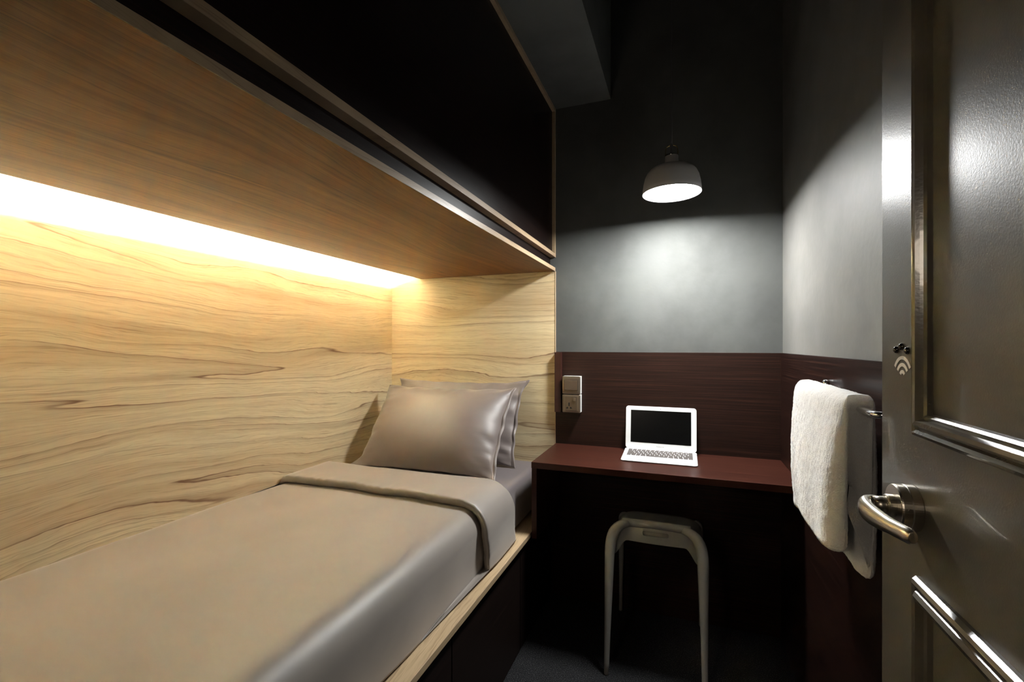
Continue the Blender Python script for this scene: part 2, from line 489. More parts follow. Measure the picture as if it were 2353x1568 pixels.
# ------------------------------------------------------------------ duvet with folded-back top
def duvet():
    # cross path in (x, z) with outward normals: wall side -> shoulder -> down the room side
    path = []
    xw, xs, zt, zb, r = MX0 - 0.004, MX1 + 0.003, MZT + 0.003, F - 0.772, 0.062
    n1 = 44
    for i in range(n1 + 1):
        x = xw + (xs - r - xw) * i / n1
        path.append((x, zt, 0, 1))
    for k in range(1, 12):
        q = R(90 - 90 * k / 12)
        path.append((xs - r + r * math.cos(q), zt - r + r * math.sin(q), math.cos(q), math.sin(q)))
    n2 = 18
    for i in range(n2 + 1):
        t = i / n2
        z = zt - r + (zb - zt + r) * t
        path.append((xs - 0.004 * t * t, z, 1, 0))
    # closed profile in (y, offset)
    prof = []
    def seg(y0, y1, o0, o1, n):
        for i in range(n):
            t = i / n
            prof.append((y0 + (y1 - y0) * t, o0 + (o1 - o0) * t))
    T1, T2 = 0.016, 0.052
    yh, yc = 1.640, 1.400
    seg(0.24, yh, 0.0, 0.0, 40)
    for k in range(9):                                   # head fold
        q = -math.pi / 2 + math.pi * k / 8
        prof.append((yh + 0.018 * math.cos(q), T2 / 2 + T2 / 2 * math.sin(q)))
    seg(yh - 0.008, yc + 0.012, T2, T2 - 0.001, 18)
    for k in range(9):                                   # hem roll of the flap
        q = math.pi / 2 + math.pi * k / 8
        c_ = (T2 + T1 - 0.002) / 2
        prof.append((yc + 0.012 + 0.014 * math.cos(q) + 0.020 * (1 - math.sin(q)) / 2, c_ + (T2 - T1) / 2 * math.sin(q)))
    prof.append((yc + 0.036, T1 + 0.0003))
    prof.append((yc + 0.010, T1 - 0.0006))
    seg(yc - 0.012, 0.26, T1, T1, 56)
    for k in range(1, 6):
        q = math.pi / 2 + math.pi * k / 6
        prof.append((0.25 + 0.008 * math.cos(q), T1 / 2 + T1 / 2 * math.sin(q)))
    bm = bmesh.new()
    rows = []
    L = len(path)
    for i, (x, z, nx, nz) in enumerate(path):
        s = i / (L - 1)
        side = sm(0.70, 1.0, s)
        row = []
        for j, (y, o) in enumerate(prof):
            yy = y
            near_hem = math.exp(-((y - 1.402) / 0.05) ** 2) * (1 if o > 0.012 else 0)
            near_head = sm(1.45, 1.65, y)
            # gentle course of the hem and head line
            yy += near_hem * (0.010 * math.sin(6.3 * s + 0.6) + 0.004 * math.sin(31 * s))
            yy += near_head * (0.012 * math.sin(5.0 * s + 2.0) + 0.02 * side * side)
            yy += sm(1.2, 1.4, y) * 0.02 * (side ** 3)
            oo = o
            if o > 0.001:
                # soft undulation and puffing
                wv = noise.noise(Vector((x * 3.2, y * 2.6, 1.7))) * 0.007
                wv += noise.noise(Vector((s * 9, y * 5, 5.2))) * 0.002
                oo += wv * (1 - 0.7 * side)
                # gathers along the flap hem
                if o > 0.012:
                    g = abs(noise.noise(Vector((s * 34, 3.1, 0)))) * 0.010 * near_hem
                    oo -= g * (1 if o > 0.02 else 0)
                    oo += 0.004 * math.sin(s * 17 + y * 4) * near_hem * 0.4
                oo += 0.006 * math.exp(-((s - 0.58) / 0.10) ** 2) * 0.4
            # flatten thickness where the cloth hangs down
            oo *= 1 - 0.22 * side
            # at the wall the edge rolls down
            roll = sm(0.018, 0.0, s)
            px = x + nx * oo
            pz = z + nz * oo - roll * o * 0.7
            # lower hem not quite level
            if nz < 0.01:
                t = (z - (F - 0.772))
                pz += (0.010 * noise.noise(Vector((y * 3.5, 8.0, 0))) + 0.004) * side * sm(0.05, 0.0, t)
                px += 0.004 * noise.noise(Vector((y * 6.5, z * 4, 2.0))) * (1 if o > 0.001 else 0)
            row.append(bm.verts.new((px, yy, pz)))
        rows.append(row)
    n = len(prof)
    for i in range(L - 1):
        for j in range(n):
            bm.faces.new((rows[i][j], rows[i][(j + 1) % n], rows[i + 1][(j + 1) % n], rows[i + 1][j]))
    bm.faces.new(rows[0])
    bm.faces.new(rows[-1][::-1])
    bmesh.ops.triangulate(bm, faces=[f for f in bm.faces if len(f.verts) > 4])
    return link('duvet', bm, M['bedding'], smooth_=True)
tag(duvet(), 'smooth mocha satin duvet with its top folded back, spread over the mattress', 'duvet')

# ------------------------------------------------------------------ pillows
def pillow(c, width, height, thick, lean, yaw, roll, label, seed=0.0, hem=0.03, sag=0.0, ear=0.0):
    """local u along the bed width, v up the pillow; lean = angle from vertical"""
    root = empty('pillow', (0, 0, 0))
    rot = Matrix.Rotation(R(yaw), 3, 'Z') @ Matrix.Rotation(R(-lean), 3, 'X') @ Matrix.Rotation(R(roll), 3, 'Y')
    cv = Vector(c)
    root.location = cv - rot @ Vector((0, 0, height / 2))
    bpy.context.view_layer.update()
    nu, nv = 64, 46
    def outline(u, v):
        # pinched corners, slightly bowed sides
        x = u * width / 2 * (1 - 0.060 * (1 - abs(v) ** 3.2))
        z = v * height / 2 * (1 - 0.070 * (1 - abs(u) ** 3.2))
        x += ear * (0.035 * sm(0.80, 1, u) * sm(0.8, 1, v) - 0.5 * 0.03 * sm(0.8, 1, -u) * sm(0.8, 1, v))
        x -= (1 - ear) * 0.045 * sm(0.80, 1, -u) * sm(0.74, 1, -v)
        z += ear * 0.012 * sm(0.80, 1, u) * sm(0.8, 1, v)
        return x, z
    def T(u, v):
        a = max(0.0, 1 - abs(u) ** 3.0)
        b = max(0.0, 1 - abs(v) ** 2.1)
        return thick / 2 * (a ** 0.62) * (b ** 0.80)
    def wr(u, v, sgn):
        e = max(abs(u), abs(v))
        k = sm(0.55, 0.95, e) * (1 - sm(0.97, 1.0, e))
        ang = math.atan2(v, u)
        r_ = noise.noise(Vector((ang * 9 + seed, e * 1.5, sgn * 3.0)))
        edge_k = sm(0.62, 0.92, abs(u)) * (1 - sm(0.97, 1.0, abs(u)))
        r2 = noise.noise(Vector((v * 11 + seed, u * 1.5, sgn * 5.0)))
        big = noise.noise(Vector((u * 1.6 + seed, v * 1.6, sgn))) * 0.010 * (1 - e ** 4)
        return r_ * 0.004 * k + r2 * 0.005 * edge_k + big
    bm = bmesh.new()
    fr, bk = [], []
    for j in range(nv + 1):
        v = math.sin((j / nv * 2 - 1) * math.pi / 2)
        r1, r2 = [], []
        for i in range(nu + 1):
            u = math.sin((i / nu * 2 - 1) * math.pi / 2)
            x, z = outline(u, v)
            zz = z - sag * (1 - v) * 0.5 * (1 - u * u)
            t = T(u, v)
            border = i in (0, nu) or j in (0, nv)
            wav = 0.003 * math.sin(v * 13 + seed) * sm(0.8, 1, abs(u)) + 0.005 * math.sin(u * 17 + seed) * sm(0.8, 1, abs(v))
            p = Vector((x, -(t + wr(u, v, 1)) + wav, zz))
            q = Vector((x, (t * 0.8 + wr(u, v, -1)) + wav, zz))
            if border:
                m_ = Vector((x, wav, zz))
                vv = bm.verts.new(cv + rot @ m_)
                r1.append(vv)
                r2.append(vv)
            else:
                r1.append(bm.verts.new(cv + rot @ p))
                r2.append(bm.verts.new(cv + rot @ q))
        fr.append(r1)
        bk.append(r2)
    for j in range(nv):
        for i in range(nu):
            bm.faces.new((fr[j][i], fr[j][i + 1], fr[j + 1][i + 1], fr[j + 1][i]))
            f2 = (bk[j][i], bk[j + 1][i], bk[j + 1][i + 1], bk[j][i + 1])
            if len(set(f2)) == 4 and bm.faces.get(f2) is None:
                bm.faces.new(f2)
    link('cushion_body', bm, M['bedding_pillow'], root, smooth_=True)
    # open hem of the pillowcase on the room side, two lips that stand slightly apart
    if hem:
        bm = bmesh.new()
        for sgn in (-1, 1):
            g = []
            for j in range(61):
                v = (j / 60 * 2 - 1)
                x0, z0 = outline(0.985, v)
                wav = 0.003 * math.sin(v * 13 + seed)
                row = []
                for k in range(6):
                    t = k / 5
                    op = sgn * (0.002 + 0.007 * t * (1 - v * v) * (1 + 0.5 * math.sin(v * 7 + seed)))
                    x = x0 - 0.004 + hem * t * (1 + 0.08 * math.sin(v * 15 + seed))
                    yy = wav + op + 0.002 * t * math.sin(v * 19 + seed * 2)
                    row.append(bm.verts.new(cv + rot @ Vector((x, yy, z0 * (1 + 0.015 * t)))))
                g.append(row)
            for j in range(60):
                for k in range(5):
                    bm.faces.new((g[j][k], g[j][k + 1], g[j + 1][k + 1], g[j + 1][k]))
        h = link('pillowcase_hem', bm, M['bedding_pillow'], root, smooth_=True)
        md = h.modifiers.new('solid', 'SOLIDIFY')
        md.thickness = 0.0012
    tag(root, label, 'pillow', 'satin pillows at the head of the bed')
    return root
pillow((-1.100, 2.086, F - 0.378), 0.72, 0.42, 0.10, 22, 0, 0, 'mauve satin pillow standing behind the front one against the wood head panel', 2.0, 0.018, 0.0, 0.6)
pillow((-1.103, 1.918, F - 0.392), 0.70, 0.46, 0.21, 37, 1.5, 0, 'plump mocha satin pillow leaning in front of the other one', 0.0, 0.018)

# ------------------------------------------------------------------ desk
DT = F - 0.483
dk = empty('desk', (-0.1, 2.0, DT - 0.3))
tag(dk, 'dark mahogany built-in desk spanning from the bed to the right wall', 'desk')
boxes('desktop', [(XE + 0.002, XR - 0.001, 1.7995, YB - 0.001, DT - 0.025, DT)], M['desk_top'], dk, bevel=0.0012)
boxes('front_edge', [(XE + 0.002, XR - 0.001, 1.798, 1.7994, DT - 0.025, DT - 0.0005)], M['desk_edge'], dk, bevel=0.0004)
boxes('side_panel', [(XE + 0.002, XE + 0.024, 1.802, YB - 0.001, F - 0.80, DT - 0.0252)], M['desk_edge'], dk, bevel=0.0008)

# ------------------------------------------------------------------ laptop
def rrect(x0, x1, y0, y1, r, n=8):
    pts = []
    for cx, cy, a0 in ((x1 - r, y1 - r, 0), (x0 + r, y1 - r, 90), (x0 + r, y0 + r, 180), (x1 - r, y0 + r, 270)):
        for k in range(n + 1):
            q = R(a0 + 90 * k / n)
            pts.append((cx + r * math.cos(q), cy + r * math.sin(q)))
    return pts

def prism(bm, pts, fn0, fn1):
    lo = [bm.verts.new(fn0(*p)) for p in pts]
    hi = [bm.verts.new(fn1(*p)) for p in pts]
    n = len(pts)
    for i in range(n):
        bm.faces.new((lo[i], lo[(i + 1) % n], hi[(i + 1) % n], hi[i]))
    bm.faces.new(lo[::-1])
    bm.faces.new(hi)

lx, ly, lw, ld = -0.092, 1.943, 0.300, 0.190
lp = empty('laptop', (lx, ly + ld / 2, DT))
tag(lp, 'open silver laptop with black screen standing on the mahogany desk', 'laptop')
bm = bmesh.new()
wedge = lambda y: 0.0055 + 0.0115 * (y - ly) / ld        # thin front, thicker back
prism(bm, rrect(lx - lw / 2, lx + lw / 2, ly, ly + ld, 0.012), lambda x, y: (x * 0.985 + lx * 0.015, y * 0.99 + (ly + ld / 2) * 0.01, DT + 0.0008 + 0.001), lambda x, y: (x, y, DT + wedge(y)))
base = link('base', bm, M['white_metal'], lp, bevel=0.0012)
# lid tilted back from the hinge
hy, hz, tilt = ly + ld - 0.004, DT + 0.0165, R(8)
lid_h = 0.190
def lidp(x, h, d=0.0):       # x, height along the lid, depth in front of its face
    return (x, hy + h * math.sin(tilt) - d * math.cos(tilt), hz + h * math.cos(tilt) + d * math.sin(tilt))
bm = bmesh.new()
prism(bm, rrect(lx - lw / 2, lx + lw / 2, 0.0, lid_h, 0.012), lambda x, h: lidp(x, h, -0.0045), lambda x, h: lidp(x, h, 0.0))
lid = link('lid', bm, M['white_metal'], lp, bevel=0.0009)
bm = bmesh.new()
prism(bm, [(lx - .128, .028), (lx + .128, .028), (lx + .128, .172), (lx - .128, .172)], lambda x, h: lidp(x, h, 0.0002), lambda x, h: lidp(x, h, 0.0007))
link('screen', bm, M['screen'], lid)
bm = bmesh.new()
prism(bm, rrect(lx - .0014, lx + .0014, .1785, .1813, .0013, 4), lambda x, h: lidp(x, h, 0.0002), lambda x, h: lidp(x, h, 0.0006))
link('webcam', bm, M['black'], lid)
fc = bpy.data.curves.new('txt', 'FONT')
fc.body = 'MacBook Air'
fc.size = 0.0062
fc.align_x = 'CENTER'
fo = bpy.data.objects.new('txt', fc)
COL.objects.link(fo)
bpy.context.view_layer.update()
tm = bpy.data.meshes.new_from_object(fo.evaluated_get(bpy.context.evaluated_depsgraph_get()))
bpy.data.objects.remove(fo)
bm = bmesh.new()
bm.from_mesh(tm)
for v in bm.verts:
    v.co = lidp(lx + v.co.x, 0.0118 + v.co.y, 0.0004)
link('lettering', bm, M['legend'], lid)
# trackpad
bm = bmesh.new()
top = lambda x, y: (x, y, DT + wedge(y) + 0.0001)
prism(bm, rrect(lx - .054, lx + .054, ly + .008, ly + .070, .003, 4), lambda x, y: (x, y, DT + wedge(y) - .0004), top)
link('trackpad', bm, M['trackpad'], base)
# keys
rows_ = [[1.0] * 14, [1.0] * 13 + [1.5], [1.5] + [1.0] * 13, [1.8] + [1.0] * 11 + [1.8], [2.35] + [1.0] * 10 + [2.35],
         [1.0, 1.0, 1.0, 1.25, 5.25, 1.25, 1.0, 1.0, 1.0, 1.0]]
kx0, kx1 = lx - .133, lx + .133
ky = ly + .174
for ri, rw in enumerate(rows_):
    hgt = 0.0085 if ri == 0 else 0.0152
    gap = 0.0026
    unit = ((kx1 - kx0) - gap * (len(rw) - 1)) / sum(rw)
    x = kx0
    for wd in rw:
        kw = unit * wd
        bm = bmesh.new()
        prism(bm, rrect(x, x + kw, ky - hgt, ky, .0012, 2), lambda a, b_: (a, b_, DT + wedge(b_) - .0002), lambda a, b_: (a, b_, DT + wedge(b_) + .0009))
        link('key', bm, M['key'], base)
        x += kw + gap
    ky -= hgt + gap

# ------------------------------------------------------------------ switch, socket, cable cover
cc = boxes('cable_cover', [(XE + 0.003, XE + 0.034, YB - 0.030, YB - 0.0003, F - 0.326, F - 0.036)], M['cable_cover'], bevel=0.001)
tag(cc, 'slim dark brown vertical cover box beside the pale head panel', 'cable cover')

def plate(bm, x0, x1, z0, z1, y, d, pillow_=0.004):
    """cushion-shaped face plate: bevelled front facing -y"""
    steps = [(0.0, 0.0), (0.0, d * 0.6), (0.0015, d * 0.85), (0.010, d)]
    rings = []
    for ins, h in steps:
        pts = rrect(x0 + ins, x1 - ins, z0 + ins, z1 - ins, 0.004, 4)
        rings.append([bm.verts.new((p[0], y - h, p[1])) for p in pts])
    n = len(rings[0])
    for i in range(len(rings) - 1):
        for k in range(n):
            bm.faces.new((rings[i][k], rings[i][(k + 1) % n], rings[i + 1][(k + 1) % n], rings[i + 1][k]))
    bm.faces.new(rings[0][::-1])
    bm.faces.new(rings[-1])

px0, px1 = -0.5405, -0.4545
for nm, z0, z1 in (('light_switch', F - 0.2355, F - 0.1495), ('power_socket', F - 0.3235, F - 0.2375)):
    r_ = empty(nm, ((px0 + px1) / 2, YB, z0))
    boxes('back_box', [(px0 + .001, px1 - .0005, YB - 0.036, YB - 0.0002, z0 + .0005, z1 - .0005)], M['white_plastic'], r_, bevel=0.0012)['label'] = 'white plastic mounting box'
    bm = bmesh.new()
    plate(bm, px0, px1, z0, z1, YB - 0.036, 0.011)
    link('face_plate', bm, M['champagne'], r_, smooth_=False, bevel=0.0006)
    yf = YB - 0.047
    if nm == 'light_switch':
        tag(r_, 'champagne light switch with a wide rocker, above the socket', 'light switch')
        boxes('rocker_recess', [(px0 + .010, px1 - .010, yf - .0004, yf + .001, z0 + .019, z1 - .020)], M['black'], r_)
        bm = bmesh.new()
        v = add_box(bm, px0 + .011, px1 - .011, yf - .0045, yf + .001, z0 + .020, z1 - .021)
        for q in (v[4], v[5]):
            q.co.y += 0.003
        link('rocker', bm, M['champagne_dark'], r_, bevel=0.0012, seg=3)
    else:
        tag(r_, 'champagne power socket with small rocker, below the light switch', 'power socket')
        boxes('insert_groove', [(px0 + .016, px1 - .016, yf - .0003, yf + .001, z0 + .010, z1 - .009)], M['black'], r_)
        boxes('socket_insert', [(px0 + .0168, px1 - .0168, yf - .0012, yf + .001, z0 + .0108, z1 - .0098)], M['champagne_dark'], r_, bevel=0.0006)
        boxes('rocker', [(px1 - .032, px1 - .0205, yf - .006, yf - .001, z1 - .030, z1 - .014)], M['champagne'], r_, bevel=0.001)['label'] = 'small light rocker'
        hx = px0 + 0.034
        bm = bmesh.new()
        prism(bm, rrect(hx - .0035, hx + .0035, z0 + .031, z0 + .049, .0034, 5), lambda x, z: (x, yf - .0011, z), lambda x, z: (x, yf - .0016, z))
        for s in (-1, 1):
            tri = [(hx + s * .004, z0 + .0195), (hx + s * .014, z0 + .0195), (hx + s * .014, z0 + .0225), (hx + s * .0095, z0 + .028), (hx + s * .006, z0 + .028), (hx + s * .004, z0 + .024)]
            prism(bm, tri if s > 0 else tri[::-1], lambda x, z: (x, yf - .0011, z), lambda x, z: (x, yf - .0016, z))
        link('pin_slots', bm, M['black'], r_)

# ------------------------------------------------------------------ stool
def stool():
    root = empty('stool', (-0.096, 1.94, 0))
    tag(root, 'light grey moulded plastic stool with handle slot tucked under the desk', 'stool')
    cx = -0.096
    # curved seat shell: bar near the room, dips to the seat, level to the back
    bm = bmesh.new()
    nu, nv = 30, 34
    up, dn = [], []
    prof = []
    for j in range(nv + 1):
        t = j / nv
        y = 1.846 + (2.172 - 1.846) * t
        z = 0.478 + 0.042 * (1 - sm(0.0, 0.42, t)) - 0.006 * math.sin(math.pi * min(1, t * 1.1)) - 0.016 * sm(0.86, 1.0, t) ** 2
        prof.append((y, z))
    for j, (y, z) in enumerate(prof):
        t = j / nv
        r1, r2 = [], []
        for i in range(nu + 1):
            u = i / nu * 2 - 1
            hw = 0.172 - 0.010 * (abs(t - 0.5) * 2) ** 6
            x = cx + u * hw
            drop = 0.050 * abs(u) ** 7 * (0.6 + 0.4 * (1 - t))
            yy = y - 0.006 * (abs(u) ** 4) * (1 if t > 0.9 else 0) + 0.010 * (u * u) * (1 - sm(0, 0.3, t))
            r1.append(bm.verts.new((x, yy, z - drop)))
            r2.append(bm.verts.new((x - u * 0.004, yy, z - drop - 0.012)))
        up.append(r1)
        dn.append(r2)
    for j in range(nv):
        for i in range(nu):
            bm.faces.new((up[j][i], up[j][i + 1], up[j + 1][i + 1], up[j + 1][i]))
            bm.faces.new((dn[j][i], dn[j + 1][i], dn[j + 1][i + 1], dn[j][i + 1]))
    for j in range(nv):
        bm.faces.new((up[j][0], up[j + 1][0], dn[j + 1][0], dn[j][0]))
        bm.faces.new((up[j][nu], dn[j][nu], dn[j + 1][nu], up[j + 1][nu]))
    for i in range(nu):
        bm.faces.new((up[0][i], dn[0][i], dn[0][i + 1], up[0][i + 1]))
        bm.faces.new((up[nv][i], up[nv][i + 1], dn[nv][i + 1], dn[nv][i]))
    link('seat', bm, M['stool'], root, smooth_=True)
    # legs: each sweeps up and over into the bar; outer rim is rounded, tapering to the foot
    def leg(sx, front):
        if front:
            foot = (cx + sx * 0.170, 1.722, 0.0)
            knee = (cx + sx * 0.168, 1.792, 0.405)
            topc = (cx + sx * 0.160, 1.822, 0.526)
            end = (cx + sx * 0.095, 1.838, 0.536)
        else:
            foot = (cx + sx * 0.172, 2.163, 0.0)
            knee = (cx + sx * 0.166, 2.150, 0.400)
            topc = (cx + sx * 0.150, 2.146, 0.440)
            end = (cx + sx * 0.110, 2.140, 0.440)
        pts = [foot]
        for k in range(1, 9):
            t = k / 9
            pts.append(tuple(foot[i] + (knee[i] - foot[i]) * t for i in range(3)))
        pts += bez(knee, tuple(knee[i] + (knee[i] - foot[i]) * 0.20 for i in range(3)), topc, end, 12)
        n = len(pts)
        rad = []
        for k in range(n):
            t = k / (n - 1)
            a = 0.0098 + 0.0105 * sm(0.0, 0.60, t)
            a -= 0.004 * sm(0.72, 1.0, t)
            rad.append((a, a * 0.85)) if front else rad.append((a * 0.75, a * 0.62))
        rad[0] = (0.0062, 0.0058)
        pts.insert(1, tuple(foot[i] + (knee[i] - foot[i]) * 0.012 for i in range(3)))
        rad.insert(1, (0.0083, 0.0078))
        bm = bmesh.new()
        add_tube(bm, pts, rad, 18, hint=Vector((0, 1, 0)))
        link('leg', bm, M['stool'], root, smooth_=True)
    for sx in (-1, 1):
        leg(sx, True)
        leg(sx, False)
    # front bar with apron and grip slot
    bm = bmesh.new()
    add_tube(bm, [(cx + sx_ * 0.125 / 6, 1.838 - 0.001 * (sx_ / 6) ** 2, 0.537 - 0.001 * (sx_ / 6) ** 2) for sx_ in range(-6, 7)], [(0.0139, 0.0163)] * 13, 18)
    link('top_bar', bm, M['stool'], root, smooth_=True)
    bm = bmesh.new()
    na = 40
    sl0, sl1, hw = 0.497, 0.514, 0.048        # slot heights and half width
    def apr(x, z, d):
        return (cx + x, 1.829 - 0.40 * (0.530 - z) * 0.35 + 0.006 * (x / .12) ** 2 + d, z)
    # outline with rounded arch ends, slot cut by building strips
    def zbot(x):
        return 0.470 - 0.060 * sm(0.105, 0.158, abs(x))
    xs = [-0.158 + 0.316 * i / na for i in range(na + 1)]
    for d0, d1 in ((0.0, 0.010),):
        def strip(za, zb, xsel):
            F_, B_ = [], []
            for x in xsel:
                F_.append((bm.verts.new(apr(x, za(x), d0)), bm.verts.new(apr(x, zb(x), d0))))
                B_.append((bm.verts.new(apr(x, za(x), d1)), bm.verts.new(apr(x, zb(x), d1))))
            for i in range(len(xsel) - 1):
                bm.faces.new((F_[i][0], F_[i + 1][0], F_[i + 1][1], F_[i][1]))
                bm.faces.new((B_[i][0], B_[i][1], B_[i + 1][1], B_[i + 1][0]))
                bm.faces.new((F_[i][0], B_[i][0], B_[i + 1][0], F_[i + 1][0]))
                bm.faces.new((F_[i][1], F_[i + 1][1], B_[i + 1][1], B_[i][1]))
        rs = (sl1 - sl0) / 2
        def slot_half(x):
            if abs(x) > hw:
                return 0.0
            e = hw - abs(x)
            return rs if e > rs else math.sqrt(max(0, rs * rs - (rs - e) ** 2))
        zc = (sl0 + sl1) / 2
        xs2 = sorted(set(xs + [-hw + rs * k / 6 for k in range(7)] + [hw - rs * k / 6 for k in range(7)]))
        topz = lambda x: 0.530 - 0.016 * sm(0.11, 0.158, abs(x))
        strip(zbot, lambda x: zc - slot_half(x), xs2)
        strip(lambda x: zc + slot_half(x), topz, xs2)
    bmesh.ops.remove_doubles(bm, verts=bm.verts, dist=1e-5)
    link('apron', bm, M['stool'], root, smooth_=False, bevel=0.001)
    # shallow pocket behind the slot
    boxes('grip_pocket', [(cx - .050, cx + .050, 1.840, 1.844, 0.488, 0.520)], M['stool'], root)
    # back apron
    bm = bmesh.new()
    add_tube(bm, [(cx - .14, 2.150, .442), (cx, 2.154, .446), (cx + .14, 2.150, .442)], [(0.008, 0.022)] * 3, 14)
    link('rear_apron', bm, M['stool'], root, smooth_=True)
stool()

# ------------------------------------------------------------------ pendant lamp
lc = Vector((-0.039, 1.882, F + 0.588))
pl = empty('pendant_lamp', (lc.x, lc.y, lc.z))
tag(pl, 'grey bell shaped pendant lamp glowing on a long black cord', 'pendant lamp')
bm = bmesh.new()
outer = [(0.1095, 0.0), (0.108, 0.018), (0.105, 0.040), (0.100, 0.062), (0.092, 0.079), (0.081, 0.092), (0.066, 0.1005), (0.047, 0.105), (0.028, 0.107)]
inner = [(r - 0.0014, h - 0.001) for r, h in outer]
prof = outer + [(r, h) for r, h in inner[::-1]]
prof = [(r, h) for r, h in prof]
c = lc
rings = []
add_lathe(bm, outer + inner[::-1] + [outer[0]], c, 'Z', 72, cap=False)
bmesh.ops.remove_doubles(bm, verts=bm.verts, dist=1e-6)
link('lamp_shade', bm, M['shade'], pl, smooth_=True)
bm = bmesh.new()
add_lathe(bm, [(0.1052, 0.012), (0.1056, 0.014), (0.1050, 0.0145)], c, 'Z', 72)
link('glowing_opening', bm, M['diffuser'], pl)['label'] = 'glowing white lamp opening'
bm = bmesh.new()
add_lathe(bm, [(0.029, 0.106), (0.0285, 0.110), (0.0262, 0.113), (0.0245, 0.145), (0.022, 0.148), (0.006, 0.149)], c, 'Z', 48)
link('lamp_neck', bm, M['shade'], pl, smooth_=True)
bm = bmesh.new()
add_lathe(bm, [(0.0258, 0.143), (0.0268, 0.1455), (0.0258, 0.148), (0.0245, 0.1455), (0.0258, 0.143)], c, 'Z', 48, cap=False)
link('steel_ring', bm, M['chrome'], pl, smooth_=True)
for s in (-1, 1):
    bm = bmesh.new()
    pts = bez((c.x + s * .023, c.y, c.z + .146), (c.x + s * .023, c.y, c.z + .190), (c.x + s * .017, c.y, c.z + .181), (c.x + s * .0045, c.y, c.z + .187), 12)
    add_tube(bm, pts, [(0.0016, 0.0012 + 0.004 * sm(.4, 1, k / 12)) for k in range(13)], 10, hint=Vector((0, 1, 0)))
    link('brass_clip', bm, M['brass'], pl, smooth_=True)
bm = bmesh.new()
add_lathe(bm, [(0.0050, 0.140), (0.0050, 0.190), (0.0038, 0.195)], c, 'Z', 20)
link('cord_grip', bm, M['cord'], pl, smooth_=True)
bm = bmesh.new()
add_tube(bm, [(c.x + 0.0012 * math.sin(k * 1.1), c.y, c.z + 0.19 + (CEIL - c.z - 0.19) * k / 30) for k in range(31)], 0.0026, 10)
link('cord', bm, M['cord'], pl, smooth_=True)
bm = bmesh.new()
add_lathe(bm, [(0.05, CEIL - c.z - 0.03), (0.05, CEIL - c.z)], c, 'Z', 32)
link('ceiling_rose', bm, M['cord'], pl, smooth_=False)

# ------------------------------------------------------------------ towel rail and towel
RX, RZ = 0.313, F - 0.121
rl = empty('towel_rail', (XR, 1.26, RZ))
tag(rl, 'chrome towel rail fixed to the dark right wall panel', 'towel rail')
bm = bmesh.new()
pts = [(XR - 0.004, 1.525, RZ)] + bez((0.350, 1.525, RZ), (RX, 1.525, RZ), (RX, 1.520, RZ), (RX, 1.50, RZ), 8)
pts += [(RX, 1.3, RZ), (RX, 1.1, RZ)] + bez((RX, 0.985, RZ), (RX, 0.955, RZ), (RX, 0.955, RZ), (0.350, 0.955, RZ), 8) + [(XR - 0.004, 0.955, RZ)]
add_tube(bm, pts, 0.0062, 16)
link('bar', bm, M['chrome'], rl, smooth_=True)
for y in (1.525, 0.955):
    bm = bmesh.new()
    add_lathe(bm, [(0.016, 0.0), (0.016, -0.004), (0.012, -0.007)], (XR - 0.0003, y, RZ), 'X', 28)
    link('flange', bm, M['chrome'], rl, smooth_=False, bevel=0.0008)
bm = bmesh.new()
add_lathe(bm, [(0.011, 0.0), (0.011, -0.010), (0.007, -0.014)], (XR - 0.0003, 1.525, RZ + 0.012), 'X', 24)
link('screw_cap', bm, M['chrome'], rl, smooth_=True)

